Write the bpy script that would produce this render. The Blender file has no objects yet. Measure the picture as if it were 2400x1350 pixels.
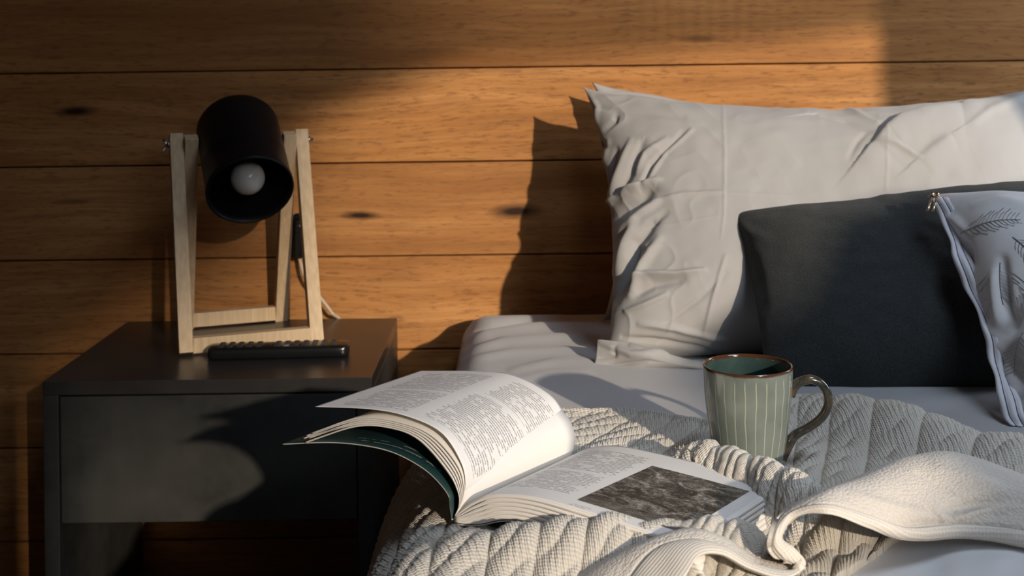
import bpy, math, random
import numpy as np
random.seed(7)
rng = np.random.default_rng(11)
S = bpy.context.scene
COL = S.collection
PI = math.pi

# ------------------------------------------------------------------ survey of the place
# camera stands at (0,-2.40,1.045) looking along +y; wall_back is the plane y = 0
FOC, CX, HY = 3000.0, 1200.0, 115.0
CAMY, CAMZ = -2.40, 1.045
ROLL = math.radians(0.75)
cR, sR = math.cos(ROLL), math.sin(ROLL)

def ray(px, py):
    u, v = px-CX, py-HY
    return (cR*u - sR*v)/FOC, (cR*v + sR*u)/FOC
def at(px, py, d):                       # surveyed point at distance d from the camera plane
    a, b = ray(px, py)
    return np.array((a*d, d+CAMY, CAMZ-b*d))
def atz(px, py, z):                      # surveyed point on the level z
    a, b = ray(px, py)
    return at(px, py, (CAMZ-z)/b)
def proj(P):
    d = P[..., 1]-CAMY
    u0 = P[..., 0]/d*FOC; v0 = (CAMZ-P[..., 2])/d*FOC
    return CX + cR*u0 + sR*v0, HY + cR*v0 - sR*u0

# ------------------------------------------------------------------ object helpers
ORG = {}
def tag(o, label=None, cat=None, group=None, kind=None):
    if label: o['label'] = label
    if cat: o['category'] = cat
    if group: o['group'] = group
    if kind: o['kind'] = kind
    return o
def empty(name, loc, label, cat, group=None):
    o = bpy.data.objects.new(name, None); COL.objects.link(o)
    o.location = tuple(float(c) for c in loc); o.empty_display_size = 0.05
    ORG[o] = np.array(loc, float)
    return tag(o, label, cat, group)
def mk(name, V, Fc, mat, parent=None, smooth=True, uv=None, fmat=None, origin=None):
    V = np.asarray(V, float).reshape(-1, 3)
    org = ORG[parent] if parent is not None else (np.array(origin, float) if origin is not None else np.zeros(3))
    me = bpy.data.meshes.new(name)
    me.from_pydata((V-org).tolist(), [], Fc.tolist() if isinstance(Fc, np.ndarray) else Fc)
    for m in (mat if isinstance(mat, (list, tuple)) else [mat]): me.materials.append(m)
    if smooth: me.polygons.foreach_set('use_smooth', [True]*len(me.polygons))
    if fmat is not None: me.polygons.foreach_set('material_index', list(map(int, fmat)))
    if uv is not None:
        uv = np.asarray(uv, float).reshape(-1, 2)
        lay = me.uv_layers.new(name='UVMap')
        idx = np.empty(len(me.loops), dtype=np.int32); me.loops.foreach_get('vertex_index', idx)
        lay.data.foreach_set('uv', uv[idx].ravel())
    me.update()
    o = bpy.data.objects.new(name, me); COL.objects.link(o)
    ORG[o] = org
    if parent is not None: o.parent = parent
    elif origin is not None: o.location = tuple(org)
    return o
def gfaces(n, m, off=0, closed_v=False, closed_u=False, flip=False):
    i = np.arange(n if closed_u else n-1); j = np.arange(m if closed_v else m-1)
    I, J = np.meshgrid(i, j, indexing='ij')
    I2, J2 = (I+1) % n, (J+1) % m
    f = np.stack([I*m+J, I2*m+J, I2*m+J2, I*m+J2], -1).reshape(-1, 4)+off
    return f[:, ::-1] if flip else f
class MB:                                # mesh gatherer
    def __init__(s): s.v = []; s.f = []; s.m = []
    def add(s, V, Fc, mi=0):
        o = len(s.v); s.v += [tuple(map(float, p)) for p in V]
        for q in Fc: s.f.append([int(k)+o for k in q]); s.m.append(mi)
    def box(s, lo, hi, mi=0):
        x0, y0, z0 = lo; x1, y1, z1 = hi
        V = [(x0,y0,z0),(x1,y0,z0),(x1,y1,z0),(x0,y1,z0),(x0,y0,z1),(x1,y0,z1),(x1,y1,z1),(x0,y1,z1)]
        s.add(V, [(0,3,2,1),(4,5,6,7),(0,1,5,4),(1,2,6,5),(2,3,7,6),(3,0,4,7)], mi)
    def beam(s, p0, p1, a, wa, wb, mi=0):    # bar from p0 to p1, cross axis a (width wa) and the third axis (width wb)
        p0, p1, a = (np.array(q, float) for q in (p0, p1, a))
        t = (p1-p0)/np.linalg.norm(p1-p0); a = a-t*np.dot(a, t); a /= np.linalg.norm(a); b = np.cross(t, a)
        V = [p+a*wa/2*i+b*wb/2*j for p in (p0, p1) for i, j in ((-1,-1),(1,-1),(1,1),(-1,1))]
        s.add(V, [(0,3,2,1),(4,5,6,7),(0,1,5,4),(1,2,6,5),(2,3,7,6),(3,0,4,7)], mi)
    def tube(s, pts, r, seg=12, mi=0, flat=1.0, up=(0,0,1), cap=True):
        pts = np.asarray(pts, float); n = len(pts)
        r = np.broadcast_to(np.asarray(r, float), (n,))
        T = np.gradient(pts, axis=0); T /= np.linalg.norm(T, axis=1)[:, None]+1e-12
        V = []; A = np.array(up, float)
        for i in range(n):
            a = A-T[i]*np.dot(A, T[i])
            if np.linalg.norm(a) < 1e-4: a = np.array((1.,0,0))-T[i]*T[i][0]
            a /= np.linalg.norm(a); A = a; b = np.cross(T[i], a)
            for k in range(seg):
                q = 2*PI*k/seg; V.append(pts[i]+r[i]*(math.cos(q)*a*flat+math.sin(q)*b))
        Fc = gfaces(n, seg, closed_v=True).tolist()
        if cap: Fc += [list(range(seg))[::-1], [(n-1)*seg+k for k in range(seg)]]
        s.add(V, Fc, mi)
    def lathe(s, prof, seg, M, mi=0):        # prof (r,h); M maps local xyz to world
        prof = np.asarray(prof, float); n = len(prof); V = []
        for r, h in prof:
            for k in range(seg):
                q = 2*PI*k/seg; V.append(M((r*math.cos(q), r*math.sin(q), h)))
        s.add(V, gfaces(n, seg, closed_v=True, flip=True), mi)
    def build(s, name, mat, parent=None, smooth=False, bevel=0, origin=None, seg=2):
        o = mk(name, s.v, s.f, mat, parent, smooth, fmat=s.m, origin=origin)
        if bevel:
            b = o.modifiers.new('bevel', 'BEVEL'); b.width = bevel; b.segments = seg; b.limit_method = 'ANGLE'
        return o
def cr1(P, n):                            # Catmull-Rom through P, n samples
    P = np.asarray(P, float); k = len(P)
    Q = np.concatenate([[2*P[0]-P[1]], P, [2*P[-1]-P[-2]]])
    t = np.linspace(0, k-1-1e-9, n); i = t.astype(int); f = (t-i).reshape((-1,)+(1,)*(P.ndim-1))
    a, b, c, d = Q[i], Q[i+1], Q[i+2], Q[i+3]
    return .5*((2*b)+(c-a)*f+(2*a-5*b+4*c-d)*f*f+(3*b-a-3*c+d)*f**3)
def crnet(net, n, m):
    A = cr1(net, n)
    return np.swapaxes(cr1(np.swapaxes(A, 0, 1), m), 0, 1)
def arc_resample(P, n):
    P = cr1(P, 300); L = np.concatenate([[0], np.cumsum(np.linalg.norm(np.diff(P, axis=0), axis=1))])
    s = np.linspace(0, L[-1], n)
    return np.stack([np.interp(s, L, P[:, k]) for k in range(P.shape[1])], -1), s
def gnormals(P):
    du = np.gradient(P, axis=0); dv = np.gradient(P, axis=1)
    N = np.cross(du, dv); return N/(np.linalg.norm(N, axis=-1, keepdims=True)+1e-12)
def sm(e0, e1, x):
    t = np.clip((x-e0)/(e1-e0), 0, 1); return t*t*(3-2*t)
def pl_dist(X, Y, pl):                    # distance to a polyline, signed side, and parameter 0..1
    best = np.full(X.shape, 1e9); side = np.zeros(X.shape); par = np.zeros(X.shape)
    n = len(pl)-1
    for k in range(n):
        (x0, y0), (x1, y1) = pl[k], pl[k+1]
        dx, dy = x1-x0, y1-y0; L2 = dx*dx+dy*dy
        t = np.clip(((X-x0)*dx+(Y-y0)*dy)/L2, 0, 1)
        ex, ey = X-(x0+t*dx), Y-(y0+t*dy)
        d = np.hypot(ex, ey); m = d < best
        best = np.where(m, d, best); side = np.where(m, np.sign(dx*ey-dy*ex), side); par = np.where(m, (k+t)/n, par)
    return best, side, par
def creases(X, Y, L):                     # sum of folds: (polyline, width, height, asymmetry)
    H = np.zeros(X.shape)
    for pl, w, h, asym in L:
        d, sd, t = pl_dist(X, Y, pl)
        ww = w*np.where(sd > 0, 1+asym, 1-asym)
        H += h*np.exp(-(d/ww)**2)*np.sin(np.clip(t*.9+.05, 0, 1)*PI)**.5
    return H
def vnoise(X, Y, seed=0):                 # smooth value noise
    r = np.random.default_rng(seed).random((64, 64))*2-1
    xi, yi = np.floor(X).astype(int), np.floor(Y).astype(int)
    fx, fy = X-xi, Y-yi; fx = fx*fx*(3-2*fx); fy = fy*fy*(3-2*fy)
    g = lambda a, b: r[a % 64, b % 64]
    return (g(xi,yi)*(1-fx)+g(xi+1,yi)*fx)*(1-fy)+(g(xi,yi+1)*(1-fx)+g(xi+1,yi+1)*fx)*fy

# ------------------------------------------------------------------ material helpers
class NT:
    def __init__(s, name):
        s.mat = bpy.data.materials.new(name); s.mat.use_nodes = True
        s.t = s.mat.node_tree; s.b = s.t.nodes['Principled BSDF']
    def n(s, typ, ins=None, **pr):
        nd = s.t.nodes.new('ShaderNode'+typ)
        for k, v in pr.items(): setattr(nd, k, v)
        for k, v in (ins or {}).items(): s.set(nd.inputs[k], v)
        return nd
    def set(s, sock, v):
        if hasattr(v, 'is_output'): s.t.links.new(v, sock)
        elif hasattr(v, 'outputs'): s.t.links.new(v.outputs[0], sock)
        else:
            if isinstance(v, (tuple, list)) and len(v) == 3 and sock.type == 'RGBA': v = (*v, 1)
            sock.default_value = v
    def m(s, op, a, b=0.0, c=0.0, clamp=False):
        nd = s.n('Math', operation=op, use_clamp=clamp)
        s.set(nd.inputs[0], a); s.set(nd.inputs[1], b); s.set(nd.inputs[2], c)
        return nd.outputs[0]
    def xyz(s, what='Object'):
        co = s.n('TexCoord').outputs[what]
        sp = s.n('SeparateXYZ', {0: co}); return sp.outputs[0], sp.outputs[1], sp.outputs[2]
    def vec(s, x, y, z=0.0): return s.n('CombineXYZ', {0: x, 1: y, 2: z}).outputs[0]
    def noise(s, v, scale=5.0, detail=3.0, rough=.5, dist=0.0):
        return s.n('TexNoise', {'Vector': v, 'Scale': scale, 'Detail': detail, 'Roughness': rough, 'Distortion': dist}).outputs['Fac']
    def ramp(s, f, stops):
        r = s.n('ValToRGB', {0: f}); e = r.color_ramp.elements
        while len(e) < len(stops): e.new(.5)
        for q, (p, c) in zip(e, stops): q.position = p; q.color = (*c, 1)
        return r.outputs[0]
    def mr(s, v, a, b, c=0.0, d=1.0): return s.n('MapRange', {0: v, 1: a, 2: b, 3: c, 4: d}).outputs[0]
    def mix(s, f, a, b):
        nd = s.n('Mix', data_type='RGBA'); s.set(nd.inputs[0], f); s.set(nd.inputs[6], a); s.set(nd.inputs[7], b)
        return nd.outputs[2]
    def bump(s, h, strength=.5, dist=.001, nrm=None):
        nd = s.n('Bump', {'Height': h, 'Strength': strength, 'Distance': dist})
        if nrm is not None: s.set(nd.inputs['Normal'], nrm)
        s.set(s.b.inputs['Normal'], nd.outputs[0]); return nd.outputs[0]
    def p(s, **k):
        for a, v in k.items():
            s.set(s.b.inputs[{'col': 'Base Color', 'rough': 'Roughness', 'metal': 'Metallic', 'spec': 'Specular IOR Level', 'coat': 'Coat Weight', 'coatr': 'Coat Roughness', 'sheen': 'Sheen Weight', 'sheenr': 'Sheen Roughness'}[a]], v)
        return s
M = {}
def plain(name, col, rough=.5, metal=0., spec=.5, nscale=None, namp=.12, bump=0., bscale=300):
    t = NT(name); co = t.n('TexCoord').outputs['Object']
    n = t.noise(co, nscale or 12.0, 4.0)
    c2 = tuple(max(0, c*(1-namp)) for c in col); c3 = tuple(min(1, c*(1+namp)) for c in col)
    t.p(col=t.ramp(n, [(.3, c2), (.7, c3)]), rough=rough, metal=metal, spec=spec)
    if bump: t.bump(t.noise(co, bscale, 3.0), bump, .001)
    M[name] = t.mat; return t.mat

def wood_wall(name, boards=True):
    t = NT(name); x, y, z = t.xyz()
    if not boards: x, y, z = t.m('ADD', x, y), 0.0, z
    idx = t.m('FLOOR', t.m('DIVIDE', t.m('SUBTRACT', z, 1.0106-.1755*20), .1755))
    off = t.m('MULTIPLY', t.m('FRACT', t.m('MULTIPLY', idx, .6180)), 9.0)
    xs = t.m('ADD', x, off)
    warp = t.m('MULTIPLY', t.m('SUBTRACT', t.noise(t.vec(t.m('MULTIPLY', xs, 2.2), off, t.m('MULTIPLY', z, 7)), 1.0, 2.0), .5), .05)
    zz = t.m('ADD', z, warp)
    big = t.noise(t.vec(t.m('MULTIPLY', xs, 1.3), off, t.m('MULTIPLY', zz, 16)), 1.0, 4.0, .55)
    gr = t.noise(t.vec(t.m('MULTIPLY', xs, 5), off, t.m('MULTIPLY', zz, 110)), 1.0, 5.0, .6)
    fl = t.noise(t.vec(t.m('MULTIPLY', xs, 38), off, t.m('MULTIPLY', zz, 260)), 1.0, 3.0, .6)
    c = t.ramp(big, [(.28, (.32, .135, .040)), (.5, (.47, .220, .072)), (.75, (.62, .320, .120))])
    c = t.mix(t.mr(gr, .35, .62, .5, 0.0), c, (.21, .085, .030))
    c = t.mix(t.mr(fl, .54, .66, 0.0, .55), c, (.16, .068, .028))
    var = t.m('FRACT', t.m('MULTIPLY', idx, .377))
    c = t.mix(t.m('MULTIPLY', var, .35), c, (.30, .140, .055))
    if boards:
        km = None
        for kx, kz, rx, rz in ((-.288, .737, .030, .0065), (.003, .741, .038, .0125), (-.82, .94, .03, .007), (-.83, .768, .03, .005), (.35, 1.06, .03, .005), (-.05, .535, .02, .007)):
            dx = t.m('DIVIDE', t.m('SUBTRACT', x, kx), rx); dz = t.m('DIVIDE', t.m('SUBTRACT', zz, kz), rz)
            q = t.mr(t.m('SQRT', t.m('ADD', t.m('MULTIPLY', dx, dx), t.m('MULTIPLY', dz, dz))), .45, 1.6, .96, 0.0)
            if rz < .006 or rz > .0126 - .0006 + .0001 and rz < .0124: q = t.m('MULTIPLY', q, .5)
            km = q if km is None else t.m('MAXIMUM', km, q)
        c = t.mix(km, c, (.018, .010, .008))
    t.p(col=c, rough=t.mr(gr, .3, .7, .55, .75), spec=.12)
    t.bump(t.m('ADD', t.m('MULTIPLY', gr, .7), t.m('MULTIPLY', fl, .5)), .5, .0016)
    M[name] = t.mat
wood_wall('plank_wood')
plain('side_wood', (.10, .05, .025), .7)
plain('lamp_black', (.005, .005, .006), .45, spec=.2)
plain('lamp_inner', (.006, .006, .006), .6)
plain('steel', (.62, .62, .64), .28, metal=1.0)
plain('gold_metal', (.75, .62, .42), .25, metal=1.0)
plain('black_plastic', (.008, .009, .010), .22)
plain('button_grey', (.16, .16, .17), .45)
plain('button_dark', (.02, .02, .022), .4)
plain('cord', (.55, .45, .33), .6)
plain('dark_board', (.03, .026, .024), .6)
plain('ceiling_paint', (.07, .045, .03), .8)
plain('floor_wood', (.05, .03, .02), .6)
plain('bed_fabric', (.02, .02, .022), .9)

t = NT('pale_wood'); x, y, z = t.xyz()
g = t.noise(t.vec(t.m('MULTIPLY', x, 160), t.m('MULTIPLY', y, 160), t.m('MULTIPLY', z, 9)), 1.0, 4.0)
t.p(col=t.ramp(g, [(.3, (.60, .43, .25)), (.7, (.74, .56, .36))]), rough=.55, spec=.3); t.bump(g, .15, .0005); M['pale_wood'] = t.mat

t = NT('charcoal_laminate'); co = t.n('TexCoord').outputs['Object']
a = t.noise(co, 5.0, 5.0, .6); b = t.noise(co, 60.0, 4.0, .65)
t.p(col=t.mix(t.mr(b, .4, .7, 0., .5), t.ramp(a, [(.3, (.017, .018, .018)), (.5, (.030, .031, .029)), (.72, (.052, .050, .045))]), (.04, .041, .04)), rough=t.mr(a, .3, .7, .32, .48), spec=.4)
t.bump(b, .08, .0006); M['charcoal'] = t.mat
t = NT('charcoal_top'); co = t.n('TexCoord').outputs['Object']
t.p(col=t.ramp(t.noise(co, 7.0, 5.0), [(.3, (.022, .021, .021)), (.7, (.036, .034, .033))]), rough=.30, spec=.45); M['charcoal_top'] = t.mat

def cotton(name, col, fine=.1):
    t = NT(name); co = t.n('TexCoord').outputs['Object']
    n = t.noise(co, 34.0, 4.0, .55, .6); w = t.noise(co, 900.0, 2.0)
    t.p(col=col, rough=.85, spec=.15, sheen=.15, sheenr=.5)
    t.bump(t.m('ADD', t.m('MULTIPLY', n, .8), t.m('MULTIPLY', w, fine)), .25, .0022); M[name] = t.mat
cotton('white_cotton', (.375, .37, .365)); cotton('sheet_cotton', (.42, .425, .44)); cotton('duvet_cotton', (.68, .69, .71))

t = NT('charcoal_fleece'); co = t.n('TexCoord').outputs['Object']
n = t.noise(co, 420.0, 4.0, .7); n2 = t.noise(co, 60.0, 3.0)
t.p(col=t.ramp(n, [(.3, (.018, .022, .023)), (.75, (.050, .056, .057))]), rough=.95, spec=.1, sheen=.12, sheenr=.6)
t.bump(t.m('ADD', n, t.m('MULTIPLY', n2, .6)), .7, .003); M['fleece'] = t.mat

t = NT('grey_satin'); co = t.n('TexCoord').outputs['Object']
n = t.noise(co, 26.0, 4.0, .5, .5)
t.p(col=t.ramp(n, [(.3, (.66, .66, .665)), (.7, (.74, .74, .745))]), rough=.6, spec=.3, sheen=.2); t.bump(n, .2, .003); M['satin'] = t.mat
plain('zip_tape', (.66, .67, .73), .5)
plain('zip_teeth', (.10, .10, .12), .45)
plain('print_ink', (.22, .22, .23), .8)

def knit(name, col, kind):
    t = NT(name); u, v, _ = t.xyz('UV')
    co = t.vec(u, v)
    if kind == 'cable':                     # fine plied yarn running along each cable
        a = t.m('MULTIPLY', t.m('SUBTRACT', u, t.m('MULTIPLY', v, .35)), 2*PI/.0024)
        b = t.m('MULTIPLY', t.m('ADD', v, t.m('MULTIPLY', u, .5)), 2*PI/.0030)
        h = t.m('ADD', t.m('SINE', t.m('ADD', a, t.m('MULTIPLY', t.noise(co, 140.0, 3.0), 9.0))), t.m('MULTIPLY', t.m('SINE', b), .9))
        st, di = .5, .0007
    elif kind == 'purl':                    # small bumps with pinholes
        h = t.n('TexVoronoi', {'Vector': t.vec(t.m('MULTIPLY', u, 1.0), t.m('MULTIPLY', v, 1.3)), 'Scale': 330.0}, feature='F1').outputs['Distance']
        h = t.m('MULTIPLY', h, -1.6); st, di = .5, .0012
    else:                                   # border: close ribs
        h = t.m('ADD', t.m('SINE', t.m('MULTIPLY', v, 2*PI/.0030)), t.m('MULTIPLY', t.m('SINE', t.m('MULTIPLY', u, 2*PI/.003)), .35)); st, di = .3, .0006
    f = t.noise(co, 700.0, 3.0, .7)
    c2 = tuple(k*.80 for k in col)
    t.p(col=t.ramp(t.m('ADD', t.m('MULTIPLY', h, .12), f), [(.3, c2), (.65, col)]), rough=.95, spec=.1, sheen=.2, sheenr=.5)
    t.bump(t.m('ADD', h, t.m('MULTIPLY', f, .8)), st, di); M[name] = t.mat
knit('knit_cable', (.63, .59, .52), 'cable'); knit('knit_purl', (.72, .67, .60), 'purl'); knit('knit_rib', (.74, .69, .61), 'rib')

# paper with print: s (u, metres from the spine) and t (v, metres along the spine)
def paper(name, col, blocks, pitch=.0040, ink=(.10, .10, .11), strength=.75, bold=()):
    t = NT(name); u, v, _ = t.xyz('UV'); c = col
    if blocks:
        ln = t.m('DIVIDE', v, pitch); li = t.m('FLOOR', ln); fr = t.m('FRACT', ln)
        line = t.m('MULTIPLY', t.mr(fr, .22, .32), t.mr(fr, .78, .66))
        words = t.noise(t.vec(t.m('MULTIPLY', u, 95), t.m('MULTIPLY', li, 3.7)), 1.0, 1.0)
        lett = t.noise(t.vec(t.m('MULTIPLY', u, 620), t.m('MULTIPLY', v, 500), li), 1.0, 1.0)
        ink_m = t.m('MULTIPLY', t.m('MULTIPLY', line, t.mr(words, .40, .44)), t.mr(lett, .36, .56, .25, 1.0))
        area = None
        for s0, s1, t0, t1 in blocks:
            rag = t.m('MULTIPLY', t.m('FRACT', t.m('MULTIPLY', li, .618)), .006)
            a = t.m('MULTIPLY', t.m('MULTIPLY', t.m('GREATER_THAN', u, s0), t.m('LESS_THAN', t.m('ADD', u, rag), s1)),
                    t.m('MULTIPLY', t.m('GREATER_THAN', v, t0), t.m('LESS_THAN', v, t1)))
            area = a if area is None else t.m('MAXIMUM', area, a)
        c = t.mix(t.m('MULTIPLY', t.m('MULTIPLY', ink_m, area), strength), col, ink)
    t.p(col=c, rough=.55, spec=.3); M[name] = t.mat
PAPER = (.84, .815, .78)
paper('page_text_left', PAPER, [(.019, .122, .014, .118), (.019, .114, .126, .192), (.138, .222, .012, .092), (.138, .228, .100, .190)], .0040)
paper('page_text_right', PAPER, [(.042, .116, .030, .098), (.042, .116, .106, .185), (.127, .150, .006, .0105)], .0042)
paper('page_plain', PAPER, [])
paper('cover_inside', (.012, .045, .050), [(.045, .15, .012, .0165), (.075, .155, .020, .0245)], .0040, (.45, .5, .5), .8)
plain('cover_outside', (.60, .58, .54), .4)

t = NT('printed_photograph'); u, v, _ = t.xyz('UV')
co = t.vec(u, v)
a = t.noise(t.vec(t.m('MULTIPLY', u, 38), t.m('MULTIPLY', v, 50)), 1.0, 6.0, .65, 1.5)
b = t.noise(t.vec(t.m('MULTIPLY', u, 230), t.m('MULTIPLY', v, 170)), 1.0, 5.0, .7, 2.5)
w = t.noise(t.vec(t.m('MULTIPLY', u, 25), t.m('MULTIPLY', v, 60)), 1.0, 4.0, .6, 3.5)
rock = t.ramp(t.m('ADD', t.m('MULTIPLY', a, .6), t.m('MULTIPLY', b, .4)), [(.40, (.010, .009, .007)), (.48, (.055, .050, .042)), (.55, (.19, .175, .15)), (.64, (.50, .48, .43))])
sea = t.mix(t.mr(t.m('ABSOLUTE', t.m('SUBTRACT', w, .5)), 0., .012, .8, 0.), (.095, .088, .075), (.62, .60, .56))
c = t.mix(t.mr(t.m('ADD', v, t.m('MULTIPLY', t.m('SUBTRACT', w, .5), .05)), .030, .045, 0., 1.), sea, rock)
t.p(col=c, rough=.4, spec=.35); M['photo_print'] = t.mat

# glazed mug
t = NT('celadon_glaze'); x, y, z = t.xyz()
ang = t.m('ARCTAN2', y, x); co = t.n('TexCoord').outputs['Object']
wob = t.m('MULTIPLY', t.m('SUBTRACT', t.noise(co, 35.0, 2.0), .5), .10)
st = t.m('ABSOLUTE', t.m('SUBTRACT', t.m('FRACT', t.m('DIVIDE', t.m('ADD', ang, wob), 2*PI/26)), .5))
stripe = t.m('MULTIPLY', t.mr(st, .03, .07, .75, 0.), t.mr(z, .094, .1, 1., 0.))
base = t.ramp(t.noise(co, 28.0, 4.0), [(.3, (.132, .162, .146)), (.7, (.188, .216, .194))])
c = t.mix(stripe, base, (.40, .42, .34))
rim = t.mr(t.m('ADD', z, t.m('MULTIPLY', t.noise(co, 120.0, 3.0), .0022)), .1028, .1045)
c = t.mix(rim, c, (.060, .027, .014))
t.p(col=c, rough=.14, spec=.5, coat=.4, coatr=.05); M['glaze'] = t.mat
t = NT('glaze_inside'); co = t.n('TexCoord').outputs['Object']; x, y, z = t.xyz()
c = t.ramp(t.noise(co, 30.0, 3.0), [(.3, (.020, .040, .040)), (.7, (.042, .072, .069))])
rim = t.mr(t.m('ADD', z, t.m('MULTIPLY', t.noise(co, 120.0, 3.0), .0022)), .1022, .1040)
t.p(col=t.mix(rim, c, (.060, .027, .014)), rough=.1, coat=.5); M['glaze_in'] = t.mat
t = NT('glaze_handle'); co = t.n('TexCoord').outputs['Object']
t.p(col=t.ramp(t.noise(co, 55.0, 4.0, .6), [(.35, (.012, .016, .017)), (.55, (.05, .045, .035)), (.7, (.16, .07, .025))]), rough=.12, coat=.6, coatr=.04); M['glaze_handle'] = t.mat
t = NT('bulb_glass'); t.p(col=(.62, .61, .59), rough=.12, spec=.5); M['bulb'] = t.mat

# ------------------------------------------------------------------ the room
WX, WL, WF, CEIL = 1.75, -1.7, -8.0, 2.8
def structure(o): o['kind'] = 'structure'; return o
b = MB(); z = 1.0106-.1755*6; k = 0
while z < CEIL:
    yo = (0.0, .0012, -.0008, .0016, .0004)[k % 5]
    b.box((WL-.1, yo, max(0.0, z+.0016)), (WX+.1, .02+yo, min(CEIL, z+.1755-.0016))); z += .1755; k += 1
b.box((WL-.1, .012, 0), (WX+.1, .06, CEIL))
structure(b.build('wall_back', M['plank_wood'], bevel=.0016))
b = MB(); b.box((WL-.1, WF-.1, -.05), (WX+.1, .06, 0)); structure(b.build('floor', M['floor_wood']))
# ceiling, with a roof light in a deep shaft added as sky fill
KX0, KX1, KY0, KY1, KH = .70, 1.55, -2.35, -1.15, .50
b = MB(); x0, x1, y0, y1 = WL-.1, WX+.1, WF-.1, .06
for lo, hi in (((x0, y0), (KX0, y1)), ((KX1, y0), (x1, y1)), ((KX0, y0), (KX1, KY0)), ((KX0, KY1), (KX1, y1))): b.box((*lo, CEIL), (*hi, CEIL+.05))
for lo, hi in (((KX0-.03, KY0-.03), (KX0, KY1+.03)), ((KX1, KY0-.03), (KX1+.03, KY1+.03)), ((KX0, KY0-.03), (KX1, KY0)), ((KX0, KY1), (KX1, KY1+.03))): b.box((*lo, CEIL), (*hi, CEIL+KH))
structure(b.build('ceiling', M['ceiling_paint']))
# unseen dark building, added to keep low sky out of the strip window
b = MB(); b.box((8.0, -34.0, 0), (8.4, -6.5, 5.2)); structure(b.build('sky_block', M['side_wood']))
b = MB(); b.box((WL-.1, WF, 0), (WL, 0, CEIL)); structure(b.build('wall_left', M['side_wood']))
b = MB(); b.box((WL, WF-.1, 0), (WX, WF, CEIL)); structure(b.build('wall_front', M['side_wood']))
# right wall: strip window, sill stepped to cut the sun; low window added for sky fill
WY0, WY1 = -2.466, -6.36
SY = [-2.466, -2.7, -2.95, -3.2, -3.55, -3.80, -4.42, -4.42, -6.36]
SZ = [1.46, 1.50, 1.55, 1.635, 1.690, 1.645, 1.650, 1.605, 1.72]  # sill heights shaped to shade the bed and lower pillows
def head(y): return 2.65
VY0, VY1, VZ0, VZ1 = -.09, -.58, .80, 1.75
b = MB()
b.box((WX, VY0, 0), (WX+.1, .0, CEIL)); b.box((WX, VY1, 0), (WX+.1, VY0, VZ0)); b.box((WX, VY1, VZ1), (WX+.1, VY0, CEIL)); b.box((WX, WY0, 0), (WX+.1, VY1, CEIL))
b.box((WX, WF, 0), (WX+.1, WY1, CEIL)); V = []
for xx in (WX, WX+.1): V += [(xx, y_, z_) for y_, z_ in zip(SY, SZ)]+[(xx, y_, 0) for y_ in SY]
for k in range(8):
    if SY[k] != SY[k+1]: b.add([V[k], V[k+1], V[k+10], V[k+9], V[k+18], V[k+19], V[k+28], V[k+27]], [(0,3,2,1),(4,5,6,7),(0,1,5,4),(1,2,6,5),(2,3,7,6),(3,0,4,7)])
V = []
for xx in (WX, WX+.1):
    V += [(xx, WY1, head(WY1)), (xx, -5.060, 2.65), (xx, WY0, head(WY0)), (xx, WY0, CEIL), (xx, WY1, CEIL)]
b.add(V, [(0,1,2,3,4), (9,8,7,6,5), (0,5,6,1), (1,6,7,2), (2,7,8,3), (3,8,9,4), (4,9,5,0)])
structure(b.build('wall_right', M['side_wood']))
b = MB()
b.beam((WX+.05, WY0-.01, 1.46), (WX+.05, WY0-.01, 2.65), (1,0,0), .06, .02)
b.beam((WX+.05, WY1+.01, 1.72), (WX+.05, WY1+.01, head(WY1)), (1,0,0), .06, .02)
b.beam((WX+.05, -3.80, 1.635), (WX+.05, -4.42, 1.640), (1,0,0), .08, .02); b.beam((WX+.05, -4.42, 1.595), (WX+.05, WY1, 1.71), (1,0,0), .08, .02)
structure(b.build('window_1', M['pale_wood']))
b = MB()
for y_ in (VY0-.02, VY1+.02): b.beam((WX+.05, y_, VZ0), (WX+.05, y_, VZ1), (1,0,0), .06, .04)
for z_ in (VZ0+.02, VZ1-.02): b.beam((WX+.05, VY0, z_), (WX+.05, VY1, z_), (1,0,0), .06, .04)
structure(b.build('fill_window', M['pale_wood']))  # frame of the added window that brings sky fill from the right
# unseen slats added outside the strip window to fade the sun; they widen upward
b = MB(); PIT = .06
for y_ in np.arange(-2.5, -7.0, -PIT):
    zb_ = np.interp(-y_, [2.838, 3.896, 4.652, 5.303, 5.9, 7.0], [1.924, 2.200, 2.411, 2.511, 2.52, 2.52])
    zz_ = np.unique(np.concatenate([np.linspace(1.95, 2.86, 10), [zb_-.004, zb_+.004]])); a_ = sm(-4.90, -5.75, y_)
    if y_ > -4.85: zz_ = zz_[zz_ > zb_]
    wd = PIT*np.maximum(a_*np.interp(zz_, [1.97, 2.1, 2.25, 2.42, 2.62], [.02, .25, .50, .88, .99]), np.where(zz_ > zb_, np.interp(-y_, [3.0, 4.4, 5.2], [.70, .64, .93]), 0))
    wd = np.maximum(wd, .0012); k_ = len(zz_)
    V = [(WX+.16+q, y_+sg*w_/2, z_) for z_, w_ in zip(zz_, wd) for q, sg in ((0,-1),(.002,-1),(.002,1),(0,1))]
    b.add(V, gfaces(k_, 4, closed_v=True).tolist()+[[3,2,1,0],[4*k_-4,4*k_-3,4*k_-2,4*k_-1]])
b.box((WX+.166, -7.0, 2.82), (WX+.19, -2.45, 2.86))
structure(b.build('added_screen', M['side_wood']))
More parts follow.
